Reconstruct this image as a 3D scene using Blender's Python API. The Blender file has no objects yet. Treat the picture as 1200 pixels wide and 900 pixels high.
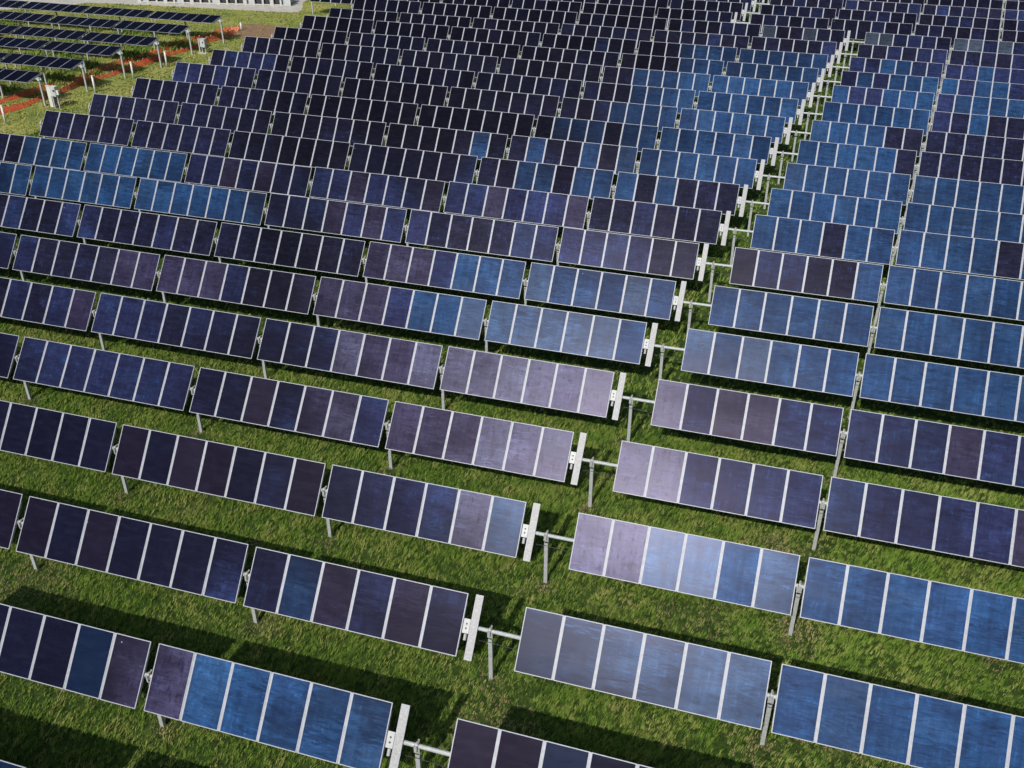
import bpy, math, random
import numpy as np
from mathutils import Matrix, Vector
random.seed(7)
rng = np.random.default_rng(7)
R = math.radians
S = 1.245                      # metres per module pitch: layout numbers below are in module pitches
H = 1.83                       # module plane above the ground, in module pitches
SC = bpy.context.scene
COL = SC.collection

# ------------------------------------------------------------------ camera
cam_d = bpy.data.cameras.new('camera')
cam = bpy.data.objects.new('camera', cam_d); COL.objects.link(cam); SC.camera = cam
cam_d.sensor_width = 36.0; cam_d.lens = 1190/1200*36.0
cam_d.clip_start = 0.5; cam_d.clip_end = 3000
cr = Vector((0.95535923, 0.29544603, -0.00062083))
cu = Vector((-0.15653753, 0.50796231, 0.84703618))
cf = Vector((-0.25056884, 0.80912665, -0.53153487))
cam.matrix_world = Matrix(((cr.x, cu.x, -cf.x, 7.02816*S), (cr.y, cu.y, -cf.y, -13.30788*S),
                           (cr.z, cu.z, -cf.z, (18.5309+H)*S), (0, 0, 0, 1)))

# ------------------------------------------------------------------ sky and sun
SUN_DIR = Vector((-0.165, -1.09, 1.0)).normalized()      # towards the sun
SUN_EL = math.asin(SUN_DIR.z)
SUN_AZ = math.atan2(SUN_DIR.x, SUN_DIR.y)
w = bpy.data.worlds.new('World'); SC.world = w; w.use_nodes = True
nt = w.node_tree; nt.nodes.clear()
def N(t, ty, **kw):
    n = t.nodes.new(ty)
    for k, v in kw.items():
        if k.startswith('_'): setattr(n, k[1:], v)
        else: n.inputs[k.replace('__', ' ')].default_value = v
    return n
def L(t, a, b): t.links.new(a, b)
def math_(t, op, a, b=0.0, c=None):
    m = N(t, 'ShaderNodeMath', _operation=op)
    for i, v in enumerate((a, b) if c is None else (a, b, c)):
        if hasattr(v, 'links'): L(t, v, m.inputs[i])
        else: m.inputs[i].default_value = v
    return m.outputs[0]
out = N(nt, 'ShaderNodeOutputWorld'); bg = N(nt, 'ShaderNodeBackground', Strength=0.05)
sky = N(nt, 'ShaderNodeTexSky', _sky_type='NISHITA', _sun_disc=False, _sun_elevation=SUN_EL,
        _sun_rotation=SUN_AZ, _air_density=1.0, _dust_density=0.6, _ozone_density=2.0)
geo = N(nt, 'ShaderNodeTexCoord')
nz = N(nt, 'ShaderNodeTexNoise', Scale=9.0, Detail=8.0, Roughness=0.66, Distortion=.4)
nmp = N(nt, 'ShaderNodeMapping'); nmp.inputs['Scale'].default_value = (.8, 1.6, 1.6); nmp.inputs['Rotation'].default_value = (0, R(25), R(10))
L(nt, geo.outputs['Generated'], nmp.inputs[0]); L(nt, nmp.outputs[0], nz.inputs['Vector'])
# clouds: unseen soft banks in the southern sky, added for the panel reflections (centre, cos of half-width, brightness)
BANKS = [((0.05, -0.60, 0.80), 17, .8), ((0.12, -0.80, 0.60), 14, 1.0), ((-0.06, -0.46, 0.885), 10, .5), ((0.10, -0.43, 0.90), 9, .38),
         ((-0.26, -0.66, 0.70), 12, 1.1), ((-0.10, -0.76, 0.62), 8, 1.2), ((-0.60, -0.45, 0.66), 9, .62), ((-0.38, -0.83, 0.40), 9, 1.0), ((-0.33, -0.60, .72), 9, .8)]
acc = None
wn = N(nt, 'ShaderNodeTexNoise', Scale=6.0, Detail=4.0)
L(nt, geo.outputs['Generated'], wn.inputs['Vector'])
wsub = N(nt, 'ShaderNodeVectorMath', _operation='SUBTRACT'); L(nt, wn.outputs['Color'], wsub.inputs[0]); wsub.inputs[1].default_value = (.5, .5, .5)
wsc = N(nt, 'ShaderNodeVectorMath', _operation='SCALE', Scale=0.34); L(nt, wsub.outputs[0], wsc.inputs[0])
wadd = N(nt, 'ShaderNodeVectorMath', _operation='ADD'); L(nt, geo.outputs['Generated'], wadd.inputs[0]); L(nt, wsc.outputs[0], wadd.inputs[1])
wnm = N(nt, 'ShaderNodeVectorMath', _operation='NORMALIZE'); L(nt, wadd.outputs[0], wnm.inputs[0])
for d, deg, br in BANKS:
    dv = Vector(d).normalized()
    dt = N(nt, 'ShaderNodeVectorMath', _operation='DOT_PRODUCT'); L(nt, wnm.outputs[0], dt.inputs[0]); dt.inputs[1].default_value = dv
    mr = N(nt, 'ShaderNodeMapRange', _interpolation_type='SMOOTHSTEP')
    mr.inputs['From Min'].default_value = math.cos(R(deg*1.08)); mr.inputs['From Max'].default_value = math.cos(R(deg*.45))
    mr.inputs['To Max'].default_value = br
    L(nt, dt.outputs['Value'], mr.inputs['Value'])
    if acc is None: acc = mr.outputs[0]
    else:
        mx = N(nt, 'ShaderNodeMath', _operation='MAXIMUM'); L(nt, acc, mx.inputs[0]); L(nt, mr.outputs[0], mx.inputs[1]); acc = mx.outputs[0]
fb = N(nt, 'ShaderNodeMapRange'); fb.inputs['From Min'].default_value = .36; fb.inputs['From Max'].default_value = .66
fb.inputs['To Min'].default_value = .32; fb.inputs['To Max'].default_value = 1.5
L(nt, nz.outputs['Fac'], fb.inputs['Value'])
# thin bright filaments of unseen high cloud, added to streak the panel reflections
fm = N(nt, 'ShaderNodeMapping'); fm.inputs['Scale'].default_value = (2.2, 5.0, 9.0); fm.inputs['Rotation'].default_value = (R(12), R(18), R(-8))
L(nt, geo.outputs['Generated'], fm.inputs[0])
fn = N(nt, 'ShaderNodeTexNoise', Scale=3.0, Detail=7.0, Roughness=.62, Distortion=1.2); L(nt, fm.outputs[0], fn.inputs['Vector'])
fa = math_(nt, 'ABSOLUTE', math_(nt, 'SUBTRACT', fn.outputs['Fac'], .5))
fr_ = N(nt, 'ShaderNodeMapRange', _interpolation_type='SMOOTHSTEP'); fr_.inputs['From Min'].default_value = .045; fr_.inputs['From Max'].default_value = 0.0
fr_.inputs['To Max'].default_value = .95; L(nt, fa, fr_.inputs['Value'])
cm = N(nt, 'ShaderNodeMath', _operation='MULTIPLY'); L(nt, acc, cm.inputs[0]); L(nt, math_(nt, 'ADD', fb.outputs[0], fr_.outputs[0]), cm.inputs[1])
ccol = N(nt, 'ShaderNodeVectorMath', _operation='SCALE'); ccol.inputs[0].default_value = (46., 53., 60.); L(nt, cm.outputs[0], ccol.inputs['Scale'])
cadd = N(nt, 'ShaderNodeVectorMath', _operation='ADD'); L(nt, sky.outputs[0], cadd.inputs[0]); L(nt, ccol.outputs[0], cadd.inputs[1])
L(nt, cadd.outputs[0], bg.inputs['Color']); L(nt, bg.outputs[0], out.inputs[0])
sd = bpy.data.lights.new('sun', 'SUN'); sd.energy = 4.2; sd.angle = R(0.5); sd.color = (1, .95, .86)
so = bpy.data.objects.new('sun', sd); COL.objects.link(so); so.location = (0, 0, 60)
so.rotation_euler = SUN_DIR.to_track_quat('Z', 'Y').to_euler()
vs = SC.view_settings; vs.view_transform = 'Standard'; vs.look = 'None'; vs.exposure = 0.0; vs.gamma = 1.0
SC.cycles.max_bounces = 6; SC.cycles.diffuse_bounces = 2; SC.cycles.glossy_bounces = 3
SC.cycles.sample_clamp_indirect = 4.0

# ------------------------------------------------------------------ materials
def mat(name):
    m = bpy.data.materials.new(name); m.use_nodes = True; t = m.node_tree; t.nodes.clear()
    o = N(t, 'ShaderNodeOutputMaterial'); p = N(t, 'ShaderNodeBsdfPrincipled'); L(t, p.outputs[0], o.inputs[0])
    return m, t, p, o
def ramp(t, fac, stops):
    r = N(t, 'ShaderNodeValToRGB'); e = r.color_ramp.elements
    while len(e) < len(stops): e.new(.5)
    for i, (pos, c) in enumerate(stops):
        e[i].position = pos; e[i].color = (*c, 1) if len(c) == 3 else c
    L(t, fac, r.inputs['Fac']); return r
def noise(t, vec, scale, detail=3.0, rough=.55, dist=0.0):
    n = N(t, 'ShaderNodeTexNoise', Scale=scale, Detail=detail, Roughness=rough, Distortion=dist)
    if vec is not None: L(t, vec, n.inputs['Vector'])
    return n
def mixc(t, fac, a, b, blend='MIX'):
    m = N(t, 'ShaderNodeMix', _data_type='RGBA', _blend_type=blend)
    for s, v in ((0, fac), (6, a), (7, b)):
        if hasattr(v, 'is_linked') or hasattr(v, 'links'): L(t, v, m.inputs[s])
        else: m.inputs[s].default_value = v if s == 0 else (*v, 1)
    return m.outputs[2]
def simple(name, col, rough=.5, metal=0.0, var=.12, scale=6.0, bump=0.0):
    m, t, p, o = mat(name)
    tc = N(t, 'ShaderNodeTexCoord'); oi = N(t, 'ShaderNodeObjectInfo')
    mp = N(t, 'ShaderNodeVectorMath', _operation='ADD'); L(t, tc.outputs['Object'], mp.inputs[0]); L(t, oi.outputs['Location'], mp.inputs[1])
    n = noise(t, mp.outputs[0], scale, 5.0, .65)
    lo = tuple(c*(1-var) for c in col); hi = tuple(min(1, c*(1+var)) for c in col)
    r = ramp(t, n.outputs['Fac'], [(.3, lo), (.7, hi)])
    L(t, r.outputs[0], p.inputs['Base Color']); p.inputs['Roughness'].default_value = rough; p.inputs['Metallic'].default_value = metal
    if bump:
        b = N(t, 'ShaderNodeBump', Strength=bump, Distance=.01); L(t, n.outputs['Fac'], b.inputs['Height']); L(t, b.outputs[0], p.inputs['Normal'])
    return m
M = {}
M['alu'] = simple('anodised_aluminium', (.26, .265, .295), .5, .1, .16)
M['galv'] = simple('galvanised_steel', (.36, .375, .37), .55, .1, .2, 9.0, .2)
M['white'] = simple('white_paint', (.34, .34, .34), .45, 0, .08)
M['strip'] = simple('pale_strip_face', (.27, .265, .265), .5, 0, .25, 14.0)
M['dark'] = simple('dark_rubber', (.03, .03, .032), .6)
M['back'] = simple('module_backsheet', (.12, .12, .13), .6)
M['rust'] = simple('weathered_bearing_metal', (.32, .24, .18), .6, .3, .4, 30.0)
M['grey'] = simple('grey_cabinet_paint', (.42, .44, .45), .5, 0, .1)
M['pipe'] = simple('white_pipe_plastic', (.55, .54, .50), .5, 0, .1)
M['concrete'] = simple('pale_concrete', (.45, .43, .40), .85, 0, .2, 8.0, .3)
M['orange'] = simple('orange_red_plastic', (.66, .10, .045), .55, 0, .35, 3.0)
M['faded'] = simple('faded_orange_plastic', (.56, .18, .08), .6, 0, .35, 3.0)
M['tip'] = simple('pale_tie_plastic', (.5, .36, .26), .6)

# thin-film module glass. The tone of a module (its film tone with reflected sky sheen painted in) comes in through the object colour.
m, t, p, o = mat('thin_film_glass')
tc = N(t, 'ShaderNodeTexCoord'); oi = N(t, 'ShaderNodeObjectInfo')
off = N(t, 'ShaderNodeVectorMath', _operation='SCALE', Scale=37.0)
cmb = N(t, 'ShaderNodeCombineXYZ'); L(t, oi.outputs['Random'], cmb.inputs[0]); L(t, oi.outputs['Random'], cmb.inputs[1])
L(t, cmb.outputs[0], off.inputs[0])
pos = N(t, 'ShaderNodeVectorMath', _operation='ADD'); L(t, tc.outputs['Object'], pos.inputs[0]); L(t, off.outputs[0], pos.inputs[1])
mpx = N(t, 'ShaderNodeMapping'); L(t, pos.outputs[0], mpx.inputs[0]); mpx.inputs['Scale'].default_value = (1.0, 3.2, 1.0)     # level tide marks
mpy = N(t, 'ShaderNodeMapping'); L(t, pos.outputs[0], mpy.inputs[0]); mpy.inputs['Scale'].default_value = (7.0, .9, 1.0)      # run-off streaks
n1 = noise(t, mpx.outputs[0], 1.6, 6.0, .62, .4); n2 = noise(t, mpy.outputs[0], 1.4, 4.0, .6); n3 = noise(t, pos.outputs[0], 1.3, 3.0)
base = oi.outputs['Color']
film = mixc(t, math_(t, 'MULTIPLY', n3.outputs['Fac'], .5), base, (.0035, .0035, .010))
dust = ramp(t, n1.outputs['Fac'], [(.48, (0, 0, 0)), (.78, (1, 1, 1))])
stre = ramp(t, n2.outputs['Fac'], [(.55, (0, 0, 0)), (.80, (1, 1, 1))])
dm = math_(t, 'MULTIPLY', math_(t, 'ADD', dust.outputs[0], math_(t, 'MULTIPLY', stre.outputs[0], .7)), .024)
col = mixc(t, dm, film, (.16, .20, .28))
SPOT_HERE = col
rr = math_(t, 'ADD', .23, math_(t, 'MULTIPLY', n1.outputs['Fac'], .12))
L(t, rr, p.inputs['Roughness']); 
p.inputs['Specular Tint'].default_value = (.86, .78, 1.0, 1)
gl = N(t, 'ShaderNodeBsdfGlossy', _distribution='BECKMANN', Roughness=.035)
mpz = N(t, 'ShaderNodeMapping'); L(t, pos.outputs[0], mpz.inputs[0]); mpz.inputs['Scale'].default_value = (11.0, 1.6, 1.0)
n4 = noise(t, mpx.outputs[0], .35, 2.0, .5); hue = math_(t, 'ADD', oi.outputs['Alpha'], math_(t, 'MULTIPLY', math_(t, 'SUBTRACT', n4.outputs['Fac'], .5), .22))
n7 = noise(t, pos.outputs[0], 3.4, 6.0, .68, .5); n8 = noise(t, mpz.outputs[0], .8, 5.0, .7)
sm = math_(t, 'MULTIPLY', math_(t, 'SUBTRACT', math_(t, 'ADD', math_(t, 'MULTIPLY', n7.outputs['Fac'], .5), math_(t, 'MULTIPLY', n8.outputs['Fac'], .5)), .53), 7.0); sm = math_(t, 'MINIMUM', math_(t, 'MAXIMUM', sm, 0.0), 1.0)
hsm = math_(t, 'SUBTRACT', hue, math_(t, 'MULTIPLY', math_(t, 'MULTIPLY', sm, .8), math_(t, 'SUBTRACT', hue, .10)))
gt = ramp(t, hsm, [(.0, (.22, .47, .84)), (.17, (.09, .34, .80)), (.34, (.13, .15, .44)), (.50, (.065, .065, .14)), (.66, (.25, .19, .38)), (.83, (.50, .46, .74)), (1.0, (.42, .56, .66))]); L(t, gt.outputs[0], gl.inputs['Color'])
spr = ramp(t, hue, [(.0, (.13,)*3), (.17, (.07,)*3), (.34, (.055,)*3), (.50, (.035,)*3), (.66, (.07,)*3), (.83, (.125,)*3), (1.0, (.10,)*3)]); L(t, spr.outputs[0], p.inputs['Specular IOR Level'])
vo = N(t, 'ShaderNodeTexVoronoi', Scale=.62); L(t, pos.outputs[0], vo.inputs['Vector'])
spot = math_(t, 'LESS_THAN', vo.outputs['Distance'], .014)
mpw = N(t, 'ShaderNodeMapping'); L(t, pos.outputs[0], mpw.inputs[0]); mpw.inputs['Scale'].default_value = (2.6, .22, 1.0)
n6 = noise(t, mpw.outputs[0], 1.6, 2.0, .5)
bn = noise(t, mpx.outputs[0], 1.1, 2.0); bu = N(t, 'ShaderNodeBump', Strength=.10, Distance=.02)
L(t, bn.outputs['Fac'], bu.inputs['Height']); L(t, bu.outputs[0], gl.inputs['Normal'])
sepc = N(t, 'ShaderNodeSeparateColor'); L(t, base, sepc.inputs[0])
fr = N(t, 'ShaderNodeFresnel', IOR=1.5)
L(t, mixc(t, spot, SPOT_HERE, (.30, .31, .32)), p.inputs['Base Color'])
cleans = ramp(t, n1.outputs['Fac'], [(.28, (.35, .35, .35)), (.42, (.8, .8, .8)), (.62, (1.1, 1.1, 1.1)), (.76, (.35, .35, .35))])
n5 = noise(t, mpz.outputs[0], 1.5, 3.0, .6); stk = ramp(t, n5.outputs['Fac'], [(.50, (.85, .85, .85)), (.66, (1.0, 1.0, 1.0))])
sgain = math_(t, 'ADD', .85, math_(t, 'MULTIPLY', math_(t, 'MAXIMUM', math_(t, 'SUBTRACT', n5.outputs['Fac'], .60), 0.0), 5.0))
fac = math_(t, 'MULTIPLY', math_(t, 'MULTIPLY', math_(t, 'MULTIPLY', fr.outputs[0], 1.85), cleans.outputs[0]), math_(t, 'MULTIPLY', sgain, math_(t, 'ADD', .45, math_(t, 'MULTIPLY', n6.outputs['Fac'], 1.15))))
fac = math_(t, 'MULTIPLY', math_(t, 'MULTIPLY', fac, math_(t, 'ADD', .92, math_(t, 'MULTIPLY', sm, .55))), math_(t, 'SUBTRACT', 1.0, spot))
mxs = N(t, 'ShaderNodeMixShader'); L(t, fac, mxs.inputs[0]); L(t, p.outputs[0], mxs.inputs[1]); L(t, gl.outputs[0], mxs.inputs[2])
L(t, mxs.outputs[0], o.inputs[0])
M['glass'] = m

# soil and low sward
m, t, p, o = mat('turf_ground')
tc = N(t, 'ShaderNodeNewGeometry'); P_ = tc.outputs['Position']
a1 = noise(t, P_, .35, 4.0); a2 = noise(t, P_, 2.2, 6.0, .7); a3 = noise(t, P_, 11.0, 5.0, .75)
g1 = ramp(t, a2.outputs['Fac'], [(.28, (.015, .026, .006)), (.48, (.035, .062, .012)), (.66, (.07, .10, .022)), (.8, (.12, .12, .045))])
g2 = ramp(t, a3.outputs['Fac'], [(.3, (.35, .35, .35)), (.7, (1.5, 1.5, 1.5))])
gm = mixc(t, 1.0, g1.outputs[0], g2.outputs[0], 'MULTIPLY')
so_ = ramp(t, a1.outputs['Fac'], [(.62, (0, 0, 0)), (.75, (1, 1, 1))])
gm = mixc(t, math_(t, 'MULTIPLY', so_.outputs[0], .5), gm, (.15, .12, .06))
L(t, gm, p.inputs['Base Color']); p.inputs['Roughness'].default_value = 1.0; p.inputs['Specular IOR Level'].default_value = .1
b = N(t, 'ShaderNodeBump', Strength=.8, Distance=.06); L(t, a3.outputs['Fac'], b.inputs['Height']); L(t, b.outputs[0], p.inputs['Normal'])
M['turf'] = m
m, t, p, o = mat('bare_red_earth')
tc = N(t, 'ShaderNodeNewGeometry'); P_ = tc.outputs['Position']
a2 = noise(t, P_, 1.4, 6.0, .7); a3 = noise(t, P_, 9.0, 5.0, .7)
g1 = ramp(t, a2.outputs['Fac'], [(.3, (.13, .075, .035)), (.55, (.22, .13, .07)), (.7, (.20, .17, .07))])
g2 = ramp(t, a3.outputs['Fac'], [(.3, (.7, .7, .7)), (.7, (1.25, 1.25, 1.25))])
L(t, mixc(t, 1.0, g1.outputs[0], g2.outputs[0], 'MULTIPLY'), p.inputs['Base Color']); p.inputs['Roughness'].default_value = 1
M['earth'] = m
m, t, p, o = mat('pale_gravel')
tc = N(t, 'ShaderNodeNewGeometry'); P_ = tc.outputs['Position']
a2 = noise(t, P_, 1.0, 5.0, .7); a3 = noise(t, P_, 16.0, 5.0, .8)
g1 = ramp(t, a2.outputs['Fac'], [(.3, (.34, .31, .27)), (.7, (.48, .45, .41))])
g2 = ramp(t, a3.outputs['Fac'], [(.3, (.7, .7, .7)), (.7, (1.2, 1.2, 1.2))])
L(t, mixc(t, 1.0, g1.outputs[0], g2.outputs[0], 'MULTIPLY'), p.inputs['Base Color']); p.inputs['Roughness'].default_value = 1
M['gravel'] = m
m, t, p, o = mat('grass_blade')
at = N(t, 'ShaderNodeAttribute', _attribute_name='tone')
tc = N(t, 'ShaderNodeNewGeometry')
a1 = noise(t, tc.outputs['Position'], .33, 5.0, .65); a2 = noise(t, tc.outputs['Position'], 1.3, 4.0, .65)
s_ = math_(t, 'ADD', math_(t, 'MULTIPLY', at.outputs['Fac'], .35), math_(t, 'ADD', math_(t, 'MULTIPLY', a1.outputs['Fac'], .62), math_(t, 'MULTIPLY', a2.outputs['Fac'], .55)))
g1 = ramp(t, s_, [(.42, (.040, .095, .010)), (.62, (.090, .175, .020)), (.80, (.175, .245, .038)), (.96, (.32, .31, .10))])
L(t, g1.outputs[0], p.inputs['Base Color']); p.inputs['Roughness'].default_value = .75; p.inputs['Specular IOR Level'].default_value = .2
M['blade'] = m
m, t, p, o = mat('meadow_soil')
tc = N(t, 'ShaderNodeNewGeometry'); a1 = noise(t, tc.outputs['Position'], .25, 5.0, .65); a3 = noise(t, tc.outputs['Position'], 6.0, 5.0, .75)
g1 = ramp(t, a1.outputs['Fac'], [(.36, (.10, .14, .028)), (.52, (.22, .23, .05)), (.68, (.32, .27, .10))])
g2 = ramp(t, a3.outputs['Fac'], [(.3, (.65, .65, .65)), (.7, (1.2, 1.2, 1.2))])
L(t, mixc(t, 1.0, g1.outputs[0], g2.outputs[0], 'MULTIPLY'), p.inputs['Base Color']); p.inputs['Roughness'].default_value = 1
M['meadow_soil'] = m
m, t, p, o = mat('meadow_blade')
at = N(t, 'ShaderNodeAttribute', _attribute_name='tone'); tc = N(t, 'ShaderNodeNewGeometry')
a1 = noise(t, tc.outputs['Position'], .22, 4.0, .6)
s_ = math_(t, 'ADD', math_(t, 'MULTIPLY', at.outputs['Fac'], .35), math_(t, 'MULTIPLY', a1.outputs['Fac'], .9))
g1 = ramp(t, s_, [(.42, (.10, .15, .022)), (.60, (.25, .28, .055)), (.80, (.38, .36, .10))])
L(t, g1.outputs[0], p.inputs['Base Color']); p.inputs['Roughness'].default_value = .8; p.inputs['Specular IOR Level'].default_value = .2
M['meadow'] = m
m, t, p, o = mat('straw_blade')
at = N(t, 'ShaderNodeAttribute', _attribute_name='tone')
g1 = ramp(t, at.outputs['Fac'], [(0, (.14, .12, .045)), (.6, (.27, .22, .10)), (1, (.38, .33, .17))])
L(t, g1.outputs[0], p.inputs['Base Color']); p.inputs['Roughness'].default_value = .9
M['straw'] = m

# ------------------------------------------------------------------ mesh helpers
class MB:
    def __init__(s): s.v = []; s.f = []; s.m = []
    def box(s, c, d, rot=None, mi=0):
        b = len(s.v); c = Vector(c)
        for x in (-.5, .5):
            for y in (-.5, .5):
                for z in (-.5, .5):
                    q = Vector((x*d[0], y*d[1], z*d[2]))
                    if rot is not None: q = rot @ q
                    s.v.append(tuple(c+q))
        for f in ((0, 1, 3, 2), (4, 6, 7, 5), (0, 4, 5, 1), (2, 3, 7, 6), (0, 2, 6, 4), (1, 5, 7, 3)):
            s.f.append(tuple(b+i for i in f)); s.m.append(mi)
        return s
    def cyl(s, a, c, r0, r1=None, n=10, mi=0, cap=True):
        a = Vector(a); c = Vector(c); r1 = r0 if r1 is None else r1
        ax = (c-a).normalized(); u = ax.orthogonal().normalized(); v = ax.cross(u); b = len(s.v)
        for P0, r in ((a, r0), (c, r1)):
            for i in range(n):
                th = 2*math.pi*i/n; s.v.append(tuple(P0+u*math.cos(th)*r+v*math.sin(th)*r))
        for i in range(n):
            j = (i+1) % n; s.f.append((b+i, b+j, b+n+j, b+n+i)); s.m.append(mi)
        if cap:
            s.f.append(tuple(b+i for i in range(n))[::-1]); s.m.append(mi)
            s.f.append(tuple(b+n+i for i in range(n))); s.m.append(mi)
        return s
    def mesh(s, name, mats, smooth=False):
        me = bpy.data.meshes.new(name); me.from_pydata(s.v, [], s.f)
        for mm in mats: me.materials.append(mm)
        me.polygons.foreach_set('material_index', s.m)
        if smooth: me.polygons.foreach_set('use_smooth', [True]*len(s.f))
        me.update(); return me
def obj(name, me, parent=None, loc=(0, 0, 0), rot=None):
    o = bpy.data.objects.new(name, me); COL.objects.link(o); o.location = loc
    if rot is not None: o.rotation_euler = rot
    if parent is not None: o.parent = parent
    return o
def empty(name, loc, label, cat, group=None, rz=0):
    o = bpy.data.objects.new(name, None); COL.objects.link(o); o.location = loc; o.rotation_euler = (0, 0, rz)
    o.empty_display_size = .3; tag(o, label, cat, group); return o
def tag(o, label, cat, group=None):
    o['label'] = label; o['category'] = cat
    if group: o['group'] = group

# ------------------------------------------------------------------ ground
def sheet(name, pts, z, m, kind='structure'):
    mb = MB(); mb.v = [(x*S, y*S, z) for x, y in pts]; mb.f = [tuple(range(len(pts)))]; mb.m = [0]
    o = obj(name, mb.mesh(name, [m])); o['kind'] = kind; return o
sheet('ground', [(-900, -500), (900, -500), (900, 1400), (-900, 1400)], 0.0, M['turf'])
def wob(pts, n=7, a=.25):
    o = []
    for i in range(len(pts)):
        p0 = pts[i]; p1 = pts[(i+1) % len(pts)]
        for k in range(n):
            t_ = k/n; o.append((p0[0]+(p1[0]-p0[0])*t_+random.uniform(-a, a), p0[1]+(p1[1]-p0[1])*t_+random.uniform(-a, a)))
    return o
DIRT = [(-42.6, 65.2), (-40.6, 62.6), (-37.5, 62.3), (-35.8, 63.6), (-36.4, 66.2), (-39.2, 67.4), (-42.3, 67.0)]
dirt = sheet('dirt_patch', wob(DIRT, 8, .3), .004, M['earth'])
PAD = [(-75, 64.2), (-66.3, 65.4), (-62.6, 67.6), (-60.5, 70.4), (-52.1, 71.2), (-46, 71.7), (-41.5, 71.9), (-39.6, 72.6), (-41.2, 76.4), (-44, 95), (-90, 95), (-90, 64)]
pad = sheet('gravel_yard', wob(PAD, 8, .18), .004, M['gravel'])
TRK = [(1.05, 3.3), (1.5, 3.5), (1.75, 2.2), (1.6, 1.0), (1.25, .9), (1.2, 2.1)]

# ------------------------------------------------------------------ grass
def inpoly(x, y, poly):
    c = np.zeros(len(x), bool); j = len(poly)-1
    for i in range(len(poly)):
        xi, yi = poly[i]; xj, yj = poly[j]
        c ^= ((yi > y) != (yj > y)) & (x < (xj-xi)*(y-yi)/(yj-yi+1e-12)+xi); j = i
    return c
def vnoise(x, y, s, seed):
    r = np.random.default_rng(seed).random((64, 64)); x = x/s; y = y/s
    xi = np.floor(x).astype(int); yi = np.floor(y).astype(int); fx = x-xi; fy = y-yi
    fx = fx*fx*(3-2*fx); fy = fy*fy*(3-2*fy)
    g = lambda a, c: r[a % 64, c % 64]
    return (g(xi, yi)*(1-fx)+g(xi+1, yi)*fx)*(1-fy)+(g(xi, yi+1)*(1-fx)+g(xi+1, yi+1)*fx)*fy
STRAW = [(-12.6, 3.2, 1.2), (6.2, 7.6, .7), (-3.8, -1.2, .8), (-7.5, 6.2, .7), (12.5, .2, .9), (3.2, -2.2, .8), (7.6, 11.1, .8), (7.8, 3.6, .5), (9.6, 4.8, 1.0), (8.6, 7.8, .8), (1.7, 2.4, 1.0), (-12.9, 3.1, 1.1), (-13.6, 2.7, .7), (9.0, 4.6, .8), (10.3, 4.9, .7), (8.3, 8.0, .5), (1.5, 2.2, .8), (1.8, 3.0, .6), (-4.6, 6.0, .6), (5.2, 7.6, .5), (13.5, 8.4, .6)]
for k_ in range(-1, 7):
    for o_ in (.7, -6.1, -13.3, -20.5, 7.57): STRAW.append((.4223*k_+o_, 3.797*k_-.1, .42))
def blades(name, label, n, xr, yr, hl, wd, m, keep=None, seed=1):
    """n clumps of bent blades, one mesh"""
    g = np.random.default_rng(seed)
    x = g.uniform(*xr, n); y = g.uniform(*yr, n)
    x += y*.4223/3.797*0
    dens = .35+.65*vnoise(x, y, .55, 3)
    k = g.random(n) < dens
    if keep is not None: k &= keep(x, y)
    x = x[k]; y = y[k]; per = 7
    lush = vnoise(x, y, .9, 5)*.6+vnoise(x, y, 3.1, 6)*.5
    straw = np.zeros(len(x))
    for sx, sy, sr in STRAW: straw = np.maximum(straw, np.clip(1.3-np.hypot(x-sx, y-sy)/sr, 0, 1)*.9)
    straw = g.random(len(x)) < straw
    x = np.repeat(x, per); y = np.repeat(y, per); lush = np.repeat(lush, per); straw = np.repeat(straw, per)
    tone_c = np.repeat(g.random(k.sum()), per)
    n2 = len(x)
    x = x*S+g.normal(0, .035, n2); y = y*S+g.normal(0, .035, n2)
    az = g.uniform(0, 2*math.pi, n2); h = hl*(.45+.9*lush)*g.uniform(.6, 1.25, n2); wv = wd*g.uniform(.6, 1.3, n2)
    h = np.where(straw, h*.55, h)
    lean = g.normal(0, .4, n2); wind = .55
    ax, ay = np.cos(az), np.sin(az)
    dx = ax*lean*h+wind*h*.7; dy = ay*lean*h+wind*h*.45
    px, py = -ay*wv/2, ax*wv/2
    z0 = np.zeros(n2)
    V = np.empty((n2, 5, 3))
    V[:, 0] = np.stack([x-px, y-py, z0], 1); V[:, 1] = np.stack([x+px, y+py, z0], 1)
    V[:, 2] = np.stack([x+dx*.4+px*.8, y+dy*.4+py*.8, h*.6], 1); V[:, 3] = np.stack([x+dx*.4-px*.8, y+dy*.4-py*.8, h*.6], 1)
    V[:, 4] = np.stack([x+dx, y+dy, h*.92], 1)
    me = bpy.data.meshes.new(name)
    me.vertices.add(n2*5); me.vertices.foreach_set('co', V.reshape(-1))
    b0 = np.arange(n2)*5
    loops = np.stack([b0, b0+1, b0+2, b0+3, b0+3, b0+2, b0+4], 1).reshape(-1)
    me.loops.add(len(loops)); me.loops.foreach_set('vertex_index', loops.astype(np.int32))
    ls = np.stack([np.arange(n2)*7, np.arange(n2)*7+4], 1).reshape(-1)
    me.polygons.add(n2*2); me.polygons.foreach_set('loop_start', ls.astype(np.int32))
    me.materials.append(m); me.materials.append(M['straw'])
    me.polygons.foreach_set('material_index', np.repeat(straw.astype(np.int32), 2))
    at = me.attributes.new('tone', 'FLOAT', 'POINT')
    at.data.foreach_set('value', np.repeat(np.clip(tone_c*.7+g.random(n2)*.3, 0, 1), 5).astype(np.float32))
    me.update(calc_edges=True); me.validate()
    o = obj(name, me); o['kind'] = 'stuff'; o['label'] = label; o['category'] = 'grass'
    return o
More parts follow.
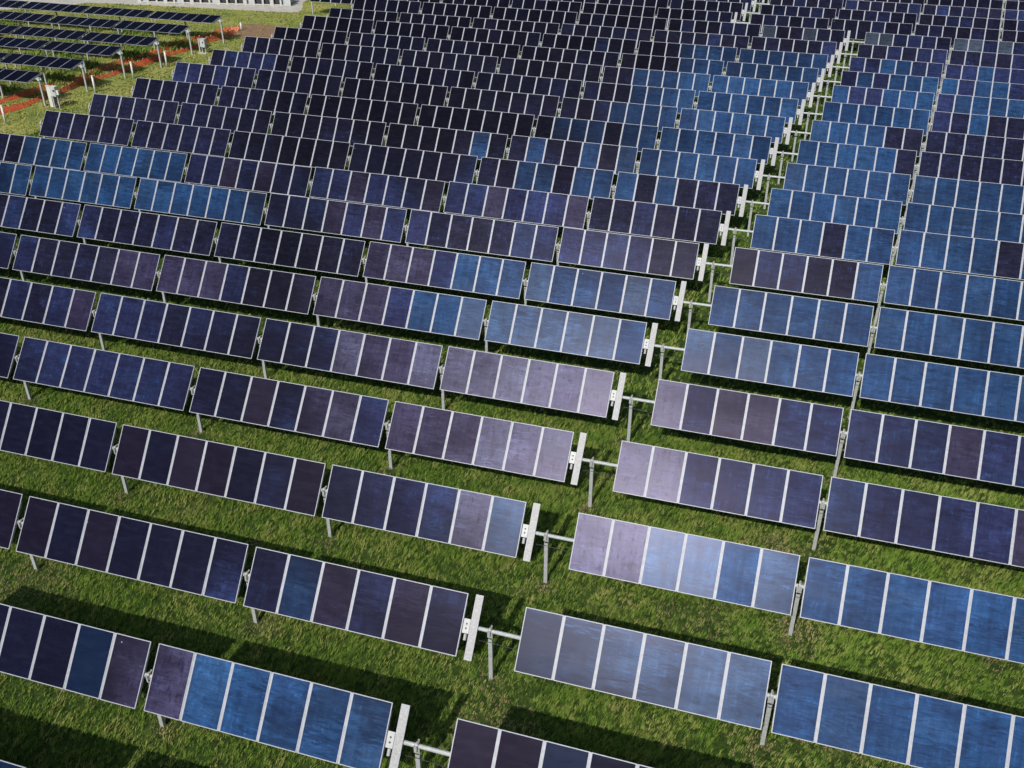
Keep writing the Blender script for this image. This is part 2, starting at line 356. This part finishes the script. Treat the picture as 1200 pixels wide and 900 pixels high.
MEADOW = [(-90, 30), (-46, 36), (-40.5, 36), (-34.5, 42), (-33.5, 60), (-30, 78), (-30, 100), (-90, 100)]
sheet('meadow', wob(MEADOW, 10, .4), .002, M['meadow_soil'])
# left and right limits of the ground the photograph sees, by distance
def near_keep(x, y):
    v = ((x-7.03)*cf.x + (y+13.3)*cf.y + (-20.36)*cf.z); u = (x-7.03)*cr.x+(y+13.3)*cr.y
    return (np.abs(u/v) < .66) & (v > 4)
def far_keep(x, y):
    return near_keep(x, y) & ~inpoly(x, y, PAD) & ~(inpoly(x, y, DIRT) & (np.random.default_rng(2).random(len(x)) < .93)) & (x < -33+(y-40)*.11)
blades('grass', 'short lush green grass between and under the tracker rows', 195000, (-28, 21), (-7, 16), .17, .015, M['blade'], near_keep, 11)
blades('grass', 'short green grass in the shaded aisles of the middle rows', 62000, (-38, 22), (16, 40), .17, .024, M['blade'], near_keep, 12)
cor_keep = lambda x, y: near_keep(x, y) & (np.abs(x-(y*.4223/3.797+.8)) < 1.8)
blades('grass', 'grass along the far corridor between the tracker blocks', 4500, (0, 14), (40, 76), .18, .045, M['blade'], cor_keep, 13)
blades('weeds', 'tall dark green weeds growing under the flat tracker rows', 9000, (-68, -41.5), (38, 62), .55, .07, M['blade'], lambda x, y: far_keep(x, y) & (vnoise(x, y, 1.6, 9) > .42) & (x < -44.6+(y-40)*.13), 21)
blades('grass', 'yellowish meadow grass in the upper left corner', 60000, (-72, -32), (36, 82), .13, .045, M['meadow'], far_keep, 14)

# ------------------------------------------------------------------ the tracker kit
TILT = 0.8689; LP = 1.577*S; GAP = .19; CORR = 1.474; PITCH = 3.797; SHEAR = .4223
PW = .966*S; FR = .023*S; TH = .035; SEAM = .040*S
def module_mesh():
    mb = MB(); w2, l2 = PW/2, LP/2; i2, j2 = w2-FR, l2-.020*S
    rings = [((w2, l2), -TH), ((w2, l2), 0), ((i2, j2), 0), ((i2, j2), -.004)]
    for (a, b_), z in rings:
        mb.v += [(-a, -b_, z), (a, -b_, z), (a, b_, z), (-a, b_, z)]
    for r in range(3):
        for i in range(4):
            j = (i+1) % 4; mb.f.append((r*4+i, r*4+j, r*4+4+j, r*4+4+i)); mb.m.append(0)
    mb.f.append((12, 13, 14, 15)); mb.m.append(1)
    mb.f.append((3, 2, 1, 0)); mb.m.append(2)
    return mb.mesh('solar_panel', [M['alu'], M['glass'], M['back']])
PANEL = module_mesh()
def rails_mesh(n, mm='alu'):
    mb = MB(); tw = n*S
    for i in range(n+1):
        x = -tw/2+i*S
        if i == 0: x += .05
        if i == n: x -= .05
        if 0 < i < n: mb.box((x, 0, -.022), (.035*S, LP*.992, .030))        # clamp strip in the seam
        mb.box((x, 0, -TH-.028), (.07, LP*.72, .05))
        mb.box((x, 0, -TH-.075), (.09, .16, .05))
    for y in (-.22, .22): mb.box((0, y*LP, -TH-.028), (tw-.1, .05, .045))
    return mb.mesh('panel_table', [M[mm]])
RAILS = {n: rails_mesh(n) for n in (6, 7)}; RAILS[99] = rails_mesh(6, 'dark')
# post: a C-section driven into the ground
TUBE = .10*S
def post_mesh(h, big=True):
    mb = MB(); t_ = .012
    mb.box((0, -.055, (h-.2)/2-.1), (.13, t_, h+.0)); 
    for sx in (-1, 1): mb.box((sx*.059, .0, (h-.2)/2-.1), (t_, .098, h+.0))
    return mb.mesh('post', [M['galv']])
def bearing_mesh():
    mb = MB()
    mb.box((0, -.068, -.10), (.17, .012, .20)); mb.box((0, .062, -.10), (.17, .012, .20))
    mb.cyl((-.035, 0, .03), (.035, 0, .03), .125, n=14, mi=0)
    mb.box((0, -.12, .03), (.05, .04, .22)); mb.box((0, .12, .03), (.05, .04, .22))
    mb.cyl((-.05, -.09, -.12), (.05, -.09, -.12), .018, n=6, mi=1)
    mb.box((.03, .0, .155), (.05, .10, .03), mi=1); mb.box((-.045, -.08, .09), (.03, .05, .06), mi=1)
    return mb.mesh('bearing', [M['galv'], M['rust']])
BEAR = bearing_mesh()
HPOST = H*S - TUBE*math.cos(TILT)
POST = post_mesh(HPOST-.12)
def strip_mesh():
    mb = MB(); mb.box((0, 0, -.018), (.20*S, LP*1.03, .036))
    mb.box((0, 0, .0015), (.165*S, LP*.99, .003), mi=1)
    mb.box((0, 0, -.06), (.06, LP*.4, .05))
    return mb.mesh('narrow_control_module', [M['alu'], M['strip']])
STRIP = strip_mesh()
def drive_mesh():
    mb = MB()
    mb.box((0, .0, -.03), (.17*S, .36*S, .05))
    mb.box((0, .0, -.13), (.14, .24, .16))
    for y in (-.07, .07):
        mb.cyl((.0, y, -.01), (.0, y, .004), .030, n=10, mi=1)
    mb.cyl((.0, -.2*S, -.10), (.0, -.36*S, -.10), .05, n=10)
    return mb.mesh('drive_housing', [M['white'], M['dark']])
DRIVE = drive_mesh()
def damper_mesh():
    mb = MB(); mb.box((0, 0, -.05), (.10, .22, .10)); mb.cyl((0, -.1, -.1), (0, -.42, -.22), .03, n=8)
    mb.box((0, .18, -.03), (.06, .10, .05)); return mb.mesh('end_bracket', [M['white']])
DAMP = damper_mesh()

# film tones with the sky and sun sheen painted in: S steel, B blue, N indigo, K black, P purple-brown, L lilac, G grey-green; (film colour, position in the coating ramp)
FILM_SHEEN = {'S': ((.0060, .0100, .0200), .02), 'B': ((.0016, .0050, .0150), .17), 'N': ((.0028, .0028, .0075), .34), 'K': ((.0024, .0022, .0048), .50),
        'P': ((.0050, .0032, .0078), .66), 'L': ((.0070, .0055, .0130), .83), 'G': ((.0060, .0090, .0110), .98)}
# per row: film tones with painted sheen from left to right, each up to a distance along the row
ROW_SHEEN = {-1: [(10.4, 'B')],
         0: [(-9.0, 'N'), (-8.2, 'P'), (-7.2, 'B'), (-5.9, 'N'), (-4.9, 'P'), (0.4, 'B'), (2.5, 'N'), (3.7, 'P'), (4.6, 'B'), (99, 'N')],
         1: [(-13.3, 'P'), (-6.0, 'PN'), (-4.9, 'N'), (-3.9, 'B'), (-0.9, 'P'), (0.4, 'N'), (2.5, 'S'), (7.6, 'S'), (99, 'B')],
         2: [(-13.4, 'N'), (-6.0, 'PNN'), (-4.7, 'N'), (-2.8, 'NL'), (-1.7, 'N'), (-0.8, 'L'), (0.5, 'S'), (3.6, 'L'), (5.6, 'S'), (7.6, 'BS'), (99, 'B')],
         3: [(-13.0, 'N'), (-5.8, 'PN'), (-3.0, 'PL'), (-1.9, 'L'), (1.4, 'L'), (3.5, 'LP'), (99, 'N')],
         4: [(-13.4, 'NK'), (-10.6, 'N'), (-5.7, 'PL'), (0.1, 'L'), (2.4, 'L'), (4.4, 'PN'), (99, 'N')],
         5: [(-16.0, 'KNP'), (-13.2, 'K'), (-9.4, 'P'), (-5.9, 'BS'), (0.5, 'S'), (4.4, 'BS'), (99, 'B')],
         6: [(-13.2, 'KKN'), (-9.3, 'P'), (-5.9, 'B'), (0.4, 'SB'), (99, 'B')],
         7: [(-20.6, 'B'), (-13.2, 'NP'), (-6.7, 'KN'), (0.4, 'KPN'), (4.3, 'NK'), (6.3, 'K'), (99, 'B')],
         8: [(-37.5, 'K'), (-27.3, 'B'), (-13.4, 'NP'), (-6.1, 'NP'), (0.6, 'KN'), (7.6, 'BBK'), (99, 'BBK')],
         9: [(-21.0, 'K'), (-13.8, 'N'), (-11.5, 'NK'), (0.6, 'BBK'), (99, 'B')],
         10: [(-15.0, 'K'), (-7.4, 'BK'), (0.6, 'B'), (99, 'B')],
         11: [(-14.1, 'K'), (-8.6, 'KB'), (0.3, 'B'), (6.3, 'B'), (99, 'K')],
         12: [(-19.6, 'KKN'), (-9.9, 'NK'), (-0.2, 'B'), (5.4, 'B'), (99, 'K')],
         13: [(-21.4, 'KN'), (-10.3, 'KN'), (-0.2, 'B'), (7.6, 'B'), (99, 'BNK')],
         14: [(-32.1, 'K'), (-21.9, 'N'), (-11.6, 'KN'), (-0.3, 'B'), (99, 'BBN')],
         15: [(-32.9, 'K'), (-23.6, 'N'), (-9.5, 'K'), (0.1, 'B'), (99, 'BN')],
         16: [(-25.3, 'K'), (-9.9, 'KKN'), (0.1, 'B'), (99, 'BNN')],
         17: [(-31.3, 'K'), (99, 'KKKN')],
         18: [(-5.5, 'KKN'), (-4.5, 'G'), (-3.3, 'K'), (-2.3, 'G'), (1.7, 'K'), (3.8, 'G'), (7.3, 'KN'), (8.2, 'G'), (12.5, 'NG')],
         19: [(99, 'KKN')],
         20: [(99, 'KN')],
         21: [(99, 'KKN')],
         22: [(99, 'K')],
         23: [(99, 'K')]}
def tones(k, x):
    c = 'K'
    for lim, cc in ROW_SHEEN.get(k, [(99, 'K')]):
        if x < lim: c = cc; break
    c = random.choice(c)
    if k < 9 and random.random() < .10: c = {'N': 'P', 'P': 'N', 'B': 'B', 'K': 'N', 'S': 'B', 'L': 'L', 'G': 'S'}[c]
    col, hue = FILM_SHEEN[c]; f = random.uniform(.8, 1.25)*(1.5 if k < 6 else 1.0)
    return tuple(x_*f for x_ in col)+(min(1, max(0, hue+random.gauss(0, .022))),)

def px_of(x, y, z=H):
    d = Vector((x-7.028, y+13.308, z-(18.531+H))); q = d.dot(cf)
    return (600+1190*d.dot(cr)/q, 450-1190*d.dot(cu)/q) if q > 0 else (9e9, 9e9)

ROWFIX = {0: (.017, .064, .002, .008), 1: (-.059, -.051, .02, .001), 2: (-.008, -.005, -.022, .06), 3: (-.006, .004, -.026, -.001),
          4: (.026, .037, .002, -.006), 5: (.045, .058, -.017, -.067), 6: (.042, .069, .024, -.128), 7: (.022, .103, -.051, -.048),
          8: (.086, .126, 0, -.089), 9: (.01, -.019, -.039, -.127), 10: (.003, .009, -.009, -.101), 11: (-.013, -.005, -.038, -.06),
          12: (-.038, -.053, -.003, .006), 13: (-.037, -.028, .045, .035), 14: (-.027, -.057, .011, .001), 15: (-.049, -.029, .008, -.069),
          16: (-.056, -.062, .031, -.025), 17: (-.048, .027, .054, -.081), 18: (-.044, -.026, .077, -.019)}
TD = {0: 0, 1: -.3, 2: .7, 3: -1.9, 4: -.8, 5: -.4, 6: .2, 7: 2.0, 8: .2, 9: -.6, 10: .8, 11: -1.0, 12: .4, 13: -.2}

def add_table(root, xc, n, k, tilt, hz):
    t_ = bpy.data.objects.new('panel_table', RAILS[99 if k == 99 else n]); COL.objects.link(t_); t_.parent = root
    jt = max(-.5, min(.5, random.gauss(0, .28))); hz += random.gauss(0, .008)
    t_.location = (xc, 0, hz); t_.rotation_euler = (tilt+R(jt), 0, 0)
    base = random.gauss(0, .12)
    for i in range(n):
        p_ = bpy.data.objects.new('solar_panel', PANEL); COL.objects.link(p_); p_.parent = t_
        p_.location = ((-n/2+.5+i)*S, 0, random.uniform(0, .003))
        big = 1.0 if random.random() < .93 or root.location.y < 6*PITCH*S else 3.0
        p_.rotation_euler = (R(random.gauss(0, .28)*big), R(random.gauss(base, .22)*big), 0)
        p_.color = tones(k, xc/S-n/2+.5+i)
    return t_
def add_post(root, x, tube_y, zoff=0.0, bearing=True):
    p_ = obj('post', POST, root, (x, tube_y, zoff))
    if bearing:
        b_ = obj('bearing', BEAR, p_, (0, 0, HPOST-.03)); 
    return p_
def add_tube(root, x0, x1, ty, tz, r=.062):
    mb = MB(); mb.cyl((x0, ty, tz), (x1, ty, tz), r, n=12); 
    return obj('torque_tube', mb.mesh('torque_tube', [M['galv']]), root)
def add_cable(root, xs, ty, tz):
    """a slack cable carried from post to post under the tube"""
    mb = MB(); xs = sorted(xs)
    for a, c in zip(xs[:-1], xs[1:]):
        nn = 8; prev = None
        for i in range(nn+1):
            q = i/nn; x = a+(c-a)*q; z = tz-.42-.16*4*q*(1-q)*min(1, (c-a)/6)
            if prev: mb.cyl(prev, (x, ty-.08, z), .011, n=5, cap=False)
            prev = (x, ty-.08, z)
    return obj('cable', mb.mesh('cable', [M['dark']]), root)

FAM = {}
def tracker(k):
    dz, sl, dx, dy = ROWFIX.get(k, (-.048, -.02, .05, -.05)) if k >= 0 else (0, 0, 0, 0)
    y = k*PITCH+dy; x0 = SHEAR*k+dx
    root = empty('solar_tracker', (x0*S, y*S, 0), LABELS[k], 'solar tracker', 'solar tracker rows of the main field')
    hz = (H+dz)*S
    sp = math.atan(sl/20)
    tilt = TILT+R(TD.get(k, random.gauss(0, .5)))
    # tables: (left edge, number of modules), in module pitches from the corridor end of the left block
    if k <= 18:
        e, left = 0.0, []
        for n in (6, 7, 7, 7, 6, 6): left.append((e-n, n)); e -= n+GAP
        right = []; e = CORR
        for n in (6, 7, 7): right.append((e, n)); e += n+GAP
        cx = 0.0
    else:
        cx = -9.17; e, left = cx, []
        for _ in range(6): left.append((e-6, 6)); e -= 6+GAP
        right = []; e = cx+CORR
        for _ in range(5): right.append((e, 6)); e += 6+GAP
    blocks = [(a, n) for a, n in left+right if px_of(x0+a+n, y)[0] > -90 and px_of(x0+a, y)[0] < 1330]
    blocks.sort()
    ty = TUBE*math.sin(TILT); tz = hz-TUBE*math.cos(TILT)
    def zat(x): return hz+sl/20*x*S
    for a, n in blocks:
        xc = (a+n/2)
        tb = add_table(root, xc*S, n, k, tilt, zat(xc)); tb.rotation_euler.y = -sp*0
    xa, xb = blocks[0][0], blocks[-1][0]+blocks[-1][1]
    # tube follows the slope of its row
    mb = MB(); mb.cyl((xa*S-.25, ty, tz+sl/20*xa*S), (xb*S+.25, ty, tz+sl/20*xb*S), .066, n=12)
    obj('torque_tube', mb.mesh('torque_tube', [M['galv']]), root)
    posts = []
    for (a, n), (c, n2_) in zip(blocks[:-1], blocks[1:]):
        if c-(a+n) > .5: posts.append(cx+.70)
        else: posts.append((a+n+c)/2)
    leftend = k >= 9 and k <= 18
    if leftend: posts.append(xa-.14)
    posts += [] if leftend else [xa-GAP/2]
    for px_ in posts:
        add_post(root, px_*S, ty, (dz+sl/20*px_)*S)
    if any(abs(a+n-cx) < .01 for a, n in blocks) and k != -1 or k == -1:
        s_ = obj('control_module', STRIP, root, ((cx+.285)*S, 0, zat(cx)), (tilt, 0, 0))
        d_ = obj('drive_housing', DRIVE, root, ((cx+.09)*S, 0, zat(cx)), (tilt, 0, 0))
    if leftend: obj('end_bracket', DAMP, root, ((xa-.12)*S, 0, zat(xa)), (tilt, 0, 0))
    add_cable(root, [p_*S for p_ in posts], ty, tz)
    return root
LABELS = {
 -1: 'tracker row of which only a blue panel tip shows in the lower left corner',
 0: 'lowest wide tracker row, bright blue panels left of its white end strip',
 1: 'second wide tracker row from bottom, steel blue panels right of the gap',
 2: 'third wide tracker row from the bottom, very pale lilac panel just right of the gap',
 3: 'fourth wide tracker row from bottom, lilac by the gap, dark indigo at right',
 4: 'fifth wide tracker row from bottom, pinkish table left of the gap',
 5: 'sixth wide tracker row from the bottom, steel blue table just left of the gap',
 6: 'seventh wide tracker row from the bottom, dark tables then blue ones beside the gap',
 7: 'eighth wide tracker row from bottom, lower of two bright blue rows at left',
 8: 'ninth wide tracker row from bottom, upper of two bright blue rows at left',
 9: 'tracker row whose six black end panels stand right below the white switch cabinet',
 10: 'tracker row with the second free left end, one step above the white switch cabinet',
 11: 'tracker row with the third free left end, counted up from the white switch cabinet',
 12: 'tracker row with the fourth free left end, dark left half and blue right half',
 13: 'tracker row whose free left end lies just below the grey cabinet on its slab',
 14: 'tracker row whose free left end stands beside the end of the orange barrier',
 15: 'tracker row whose free left end reaches the patch of bare reddish earth',
 16: 'tracker row with its free left end just above the bare reddish earth',
 17: 'tracker row with the last but one free left end before the top edge',
 18: 'uppermost tracker row with a free left end, among black panels some grey-green',
 19: 'far dark tracker row with the lowest white end strip of the short upper gap',
 20: 'far dark tracker row with the second white end strip of the short upper gap',
 21: 'far dark tracker row with the third white end strip of the short upper gap',
 22: 'farthest dark tracker row along the top edge, showing mostly at the upper right',
 23: 'tracker row barely showing in the upper right corner'}
for k in range(-1, 24): tracker(k)

# ------------------------------------------------------------------ the flatter trackers in the upper left corner
LF = [(41.95, -42.94), (45.52, -42.28), (49.35, -41.91), (52.60, -41.05), (56.61, -40.93), (60.35, -40.35)]
LFL = ['flat dark tracker row nearest the white switch cabinet, lowest of the six flat rows',
       'second flat dark tracker row above the white switch cabinet',
       'third flat dark tracker row up, its end post behind the second pipe post',
       'fourth flat dark tracker row up, ending near the pipe post beside the grey cabinet',
       'fifth flat dark tracker row up, its end post just left of the grey cabinet',
       'uppermost flat dark tracker row, its end post beside the orange barrier tip']
LT = R(9.0)
def motor_mesh():
    mb = MB(); mb.box((0, 0, .06), (.20, .26, .24)); mb.cyl((.10, 0, .06), (.24, 0, .06), .07, n=10)
    mb.box((0, -.1, .22), (.06, .06, .12)); mb.box((0, .02, -.14), (.14, .12, .18), mi=1)
    return mb.mesh('motor_head', [M['grey'], M['galv']])
MOTOR = motor_mesh()
def brace_mesh():
    mb = MB(); mb.box((0, 0, -.06), (.05, LP*.8, .06)); return mb.mesh('end_rail', [M['alu']])
ERAIL = brace_mesh()
for i, (y, xe) in enumerate(LF):
    root = empty('solar_tracker', (xe*S, y*S, 0), LFL[i], 'solar tracker', 'flatter solar trackers of the upper left field')
    e = -.15; xs = []; hz = (H+.05)*S
    while px_of(xe+e, y)[0] > -60:
        add_table(root, (e-3)*S, 6, 99, LT, hz); xs.append((e-6-GAP/2)*S); xs.append((e-3)*S); e -= 6+GAP
    mb = MB(); mb.cyl((e*S-.2, 0, hz-.13), (.25*S, 0, hz-.13), .062, n=12); obj('torque_tube', mb.mesh('torque_tube', [M['galv']]), root)
    for x in xs: add_post(root, x, 0, hz-HPOST-.13)
    ep = add_post(root, .17*S, 0, hz-HPOST-.13, False); obj('motor_head', MOTOR, ep, (0, 0, HPOST-.06))
    obj('end_rail', ERAIL, root, (-.10*S, 0, hz), (LT, 0, 0))

# ------------------------------------------------------------------ orange-red barrier strips
FRONT = [(-44.57, 38.2), (-44.28, 39.39), (-43.9, 41.3), (-43.75, 43.29), (-43.6, 45.3), (-43.5, 47.27), (-43.2, 49.01), (-42.88, 50.55), (-42.4, 52.48), (-42.2, 54.79), (-41.8, 56.9), (-41.45, 60.02), (-41.08, 61.94), (-41.05, 64.0)]
BACK = [(-46.2, 39.7), (-45.86, 41.25), (-45.6, 43.01), (-45.35, 45.12), (-44.95, 46.9), (-44.75, 48.9), (-44.4, 51.06), (-44.15, 52.4), (-43.79, 55.12), (-43.46, 57.42), (-43.1, 59.5), (-42.75, 61.46), (-42.6, 63.4), (-42.0, 64.6), (-41.2, 64.5)]
def barrier(name, pts, label, hgt, seed):
    g = random.Random(seed)
    P = [Vector((x*S, y*S, 0)) for x, y in pts]; smp = []
    for a, c in zip(P[:-1], P[1:]):
        n = max(2, int((c-a).length/.16))
        for i in range(n): smp.append(a.lerp(c, i/n))
    root = empty(name, tuple(P[0]), label, 'barrier', 'orange-red barrier strips')
    o0 = P[0]; net = MB()
    tops = []
    for i, q in enumerate(smp):
        d = (smp[min(i+1, len(smp)-1)]-smp[max(i-1, 0)]).normalized(); nrm = Vector((-d.y, d.x, 0))
        h = hgt*(.75+.25*math.sin(i*.11+seed)+g.uniform(-.08, .08)); lean = .20+.10*math.sin(i*.07)+g.uniform(-.03, .03)
        wv = nrm*(.12*math.sin(i*.19+seed))
        b_ = q-o0+wv; tp = b_+nrm*lean+Vector((0, 0, h)); tops.append((b_, tp))
        net.box((b_+tp)/2, (.10, .02, (tp-b_).length), Vector((0, 0, 1)).rotation_difference((tp-b_).normalized()).to_matrix() @ Matrix.Rotation(math.atan2(d.y, d.x), 3, 'Z'), mi=0 if math.sin(i*.045+seed*2) > -.3 else 1)
        if i % 4 == 0: net.box(tp+Vector((0, 0, .04)), (.07, .07, .09), mi=2)
    for f in (.12, .4, .68, .95):
        for (b0, t0), (b1, t1) in zip(tops[:-1], tops[1:]):
            a_, c_ = b0.lerp(t0, f), b1.lerp(t1, f)
            if (c_-a_).length > .01: net.cyl(a_, c_, .03, n=4, cap=False, mi=0)
    obj('netting', net.mesh('netting', [M['orange'], M['faded'], M['tip']]), root)
barrier('plastic_barrier', FRONT, 'orange-red plastic barrier strip nearer the dark panels, running beside the white pipe posts', .55, 1)
barrier('plastic_barrier', BACK, 'faded rust-orange barrier strip with pale tips, under the ends of the flatter panel rows', .42, 4)

# ------------------------------------------------------------------ white pipe posts
def pipe_post(x, y, h, label):
    r_ = empty('marker_post', (x*S, y*S, 0), label, 'post', 'white pipe posts along the orange barrier')
    mb = MB(); mb.cyl((0, 0, -.1), (0, 0, h), .085, n=14); obj('pipe', mb.mesh('pipe', [M['pipe']], True), r_)
    mb = MB(); mb.cyl((0, 0, h), (0, 0, h+.05), .10, .085, n=14); obj('cap', mb.mesh('cap', [M['pipe']]), r_)
pipe_post(-42.67, 38.03, 1.45, 'white pipe post at the far left picture edge, lowest of the pipe posts')
pipe_post(-41.46, 45.51, 1.45, 'white pipe post just right of the white switch cabinet')
pipe_post(-41.10, 49.43, 1.45, 'white pipe post third from the left, halfway along the orange barrier')
pipe_post(-40.49, 52.76, 1.45, 'white pipe post left of the grey cabinet on its slab')
pipe_post(-41.20, 64.9, .75, 'short white pipe post where the orange strips end at the bare earth')

# ------------------------------------------------------------------ cabinets
c1 = empty('switch_cabinet', (-41.75*S, 41.75*S, 0), 'white switch cabinet on legs with dark gauge and conduits, behind the first black panels', 'cabinet')
mb = MB(); mb.box((-.36, 0, .95), (.30, .10, 1.75)); mb.box((-.36, .0, 1.84), (.34, .16, .05)); obj('backboard', mb.mesh('backboard', [M['pipe']]), c1)
mb = MB(); mb.box((.16, -.02, 1.42), (.50, .34, .74)); mb.box((.16, -.02, 1.81), (.58, .42, .05)); obj('box', mb.mesh('box', [M['pipe']]), c1)
mb = MB(); mb.box((.16, -.20, 1.42), (.42, .02, .62)); d1 = obj('door', mb.mesh('door', [M['grey']]), c1)
mb = MB(); mb.cyl((.30, -.21, 1.52), (.30, -.25, 1.52), .085, n=16); obj('gauge', mb.mesh('gauge', [M['dark']]), d1)
mb = MB(); mb.cyl((.06, -.03, 1.05), (.06, -.03, .3), .075, n=10); mb.cyl((.20, -.03, 1.05), (.20, -.03, 0), .05, n=10); obj('conduit', mb.mesh('conduit', [M['dark']]), c1)
mb = MB(); mb.box((.40, -.02, .5), (.08, .08, 1.05)); obj('leg', mb.mesh('leg', [M['white']]), c1)
mb = MB(); mb.box((-.08, -.02, .5), (.10, .08, 1.05)); obj('leg', mb.mesh('leg', [M['white']]), c1)
mb = MB(); mb.box((.52, 0, 1.35), (.22, .2, .36)); obj('side_box', mb.mesh('side_box', [M['pipe']]), c1)
c2 = empty('equipment_cabinet', (-40.1*S, 57.2*S, 0), 'light grey cabinet on short legs and pale slab, beside the orange barrier', 'cabinet')
mb = MB(); mb.box((-.05, 0, .04), (1.1, .6, .08)); obj('slab', mb.mesh('slab', [M['concrete']]), c2)
mb = MB(); mb.box((.12, 0, 1.15), (.62, .42, .86)); mb.box((.12, 0, 1.60), (.70, .5, .05)); obj('box', mb.mesh('box', [M['grey']]), c2)
mb = MB(); mb.box((.12, -.222, 1.15), (.54, .02, .76)); dd = obj('door', mb.mesh('door', [M['grey']]), c2)
mb = MB(); mb.box((.22, -.24, 1.25), (.12, .02, .22)); obj('window', mb.mesh('window', [M['dark']]), dd)
for x in (-.10, .32):
    mb = MB(); mb.box((x, 0, .40), (.08, .08, .66)); obj('leg', mb.mesh('leg', [M['galv']]), c2)
mb = MB(); mb.cyl((.05, 0, .74), (.05, 0, .08), .06, n=10); obj('conduit', mb.mesh('conduit', [M['dark']]), c2)
mb = MB(); mb.cyl((-.45, 0, .06), (-.45, 0, 1.62), .06, n=10); obj('post', mb.mesh('post', [M['pipe']]), c2)

c2.scale = (.86,)*3
# ------------------------------------------------------------------ rack of white steel bays at the yard
r0 = Vector((-56.0*S, 71.9*S, 0)); r1 = Vector((-41.7*S, 74.6*S, 0)); dl = (r1-r0); ln = dl.length; dl.normalize(); ang = math.atan2(dl.y, dl.x)
rack = empty('steel_rack', tuple(r0), 'long white steel rack with dark bays on the pale yard at the top edge', 'rack', None, ang)
nb = 17; bw = ln/nb
for i in range(nb+1):
    mb = MB(); mb.box((i*bw, 0, .75), (.20 if i % 3 else .42, .14, 1.5)); obj('post', mb.mesh('post', [M['concrete']]), rack)
for z in (1.46, .10):
    mb = MB(); mb.box((ln/2, .0, z), (ln, .09, .12)); obj('rail', mb.mesh('rail', [M['concrete']]), rack)
for i in range(nb):
    mb = MB(); mb.box((i*bw+bw/2, 1.2, .42+.1*((i*7) % 3)), (bw*.82, 1.9, .75+.2*((i*7) % 3))); obj('bin', mb.mesh('bin', [M['dark' if i % 4 else 'grey']]), rack)
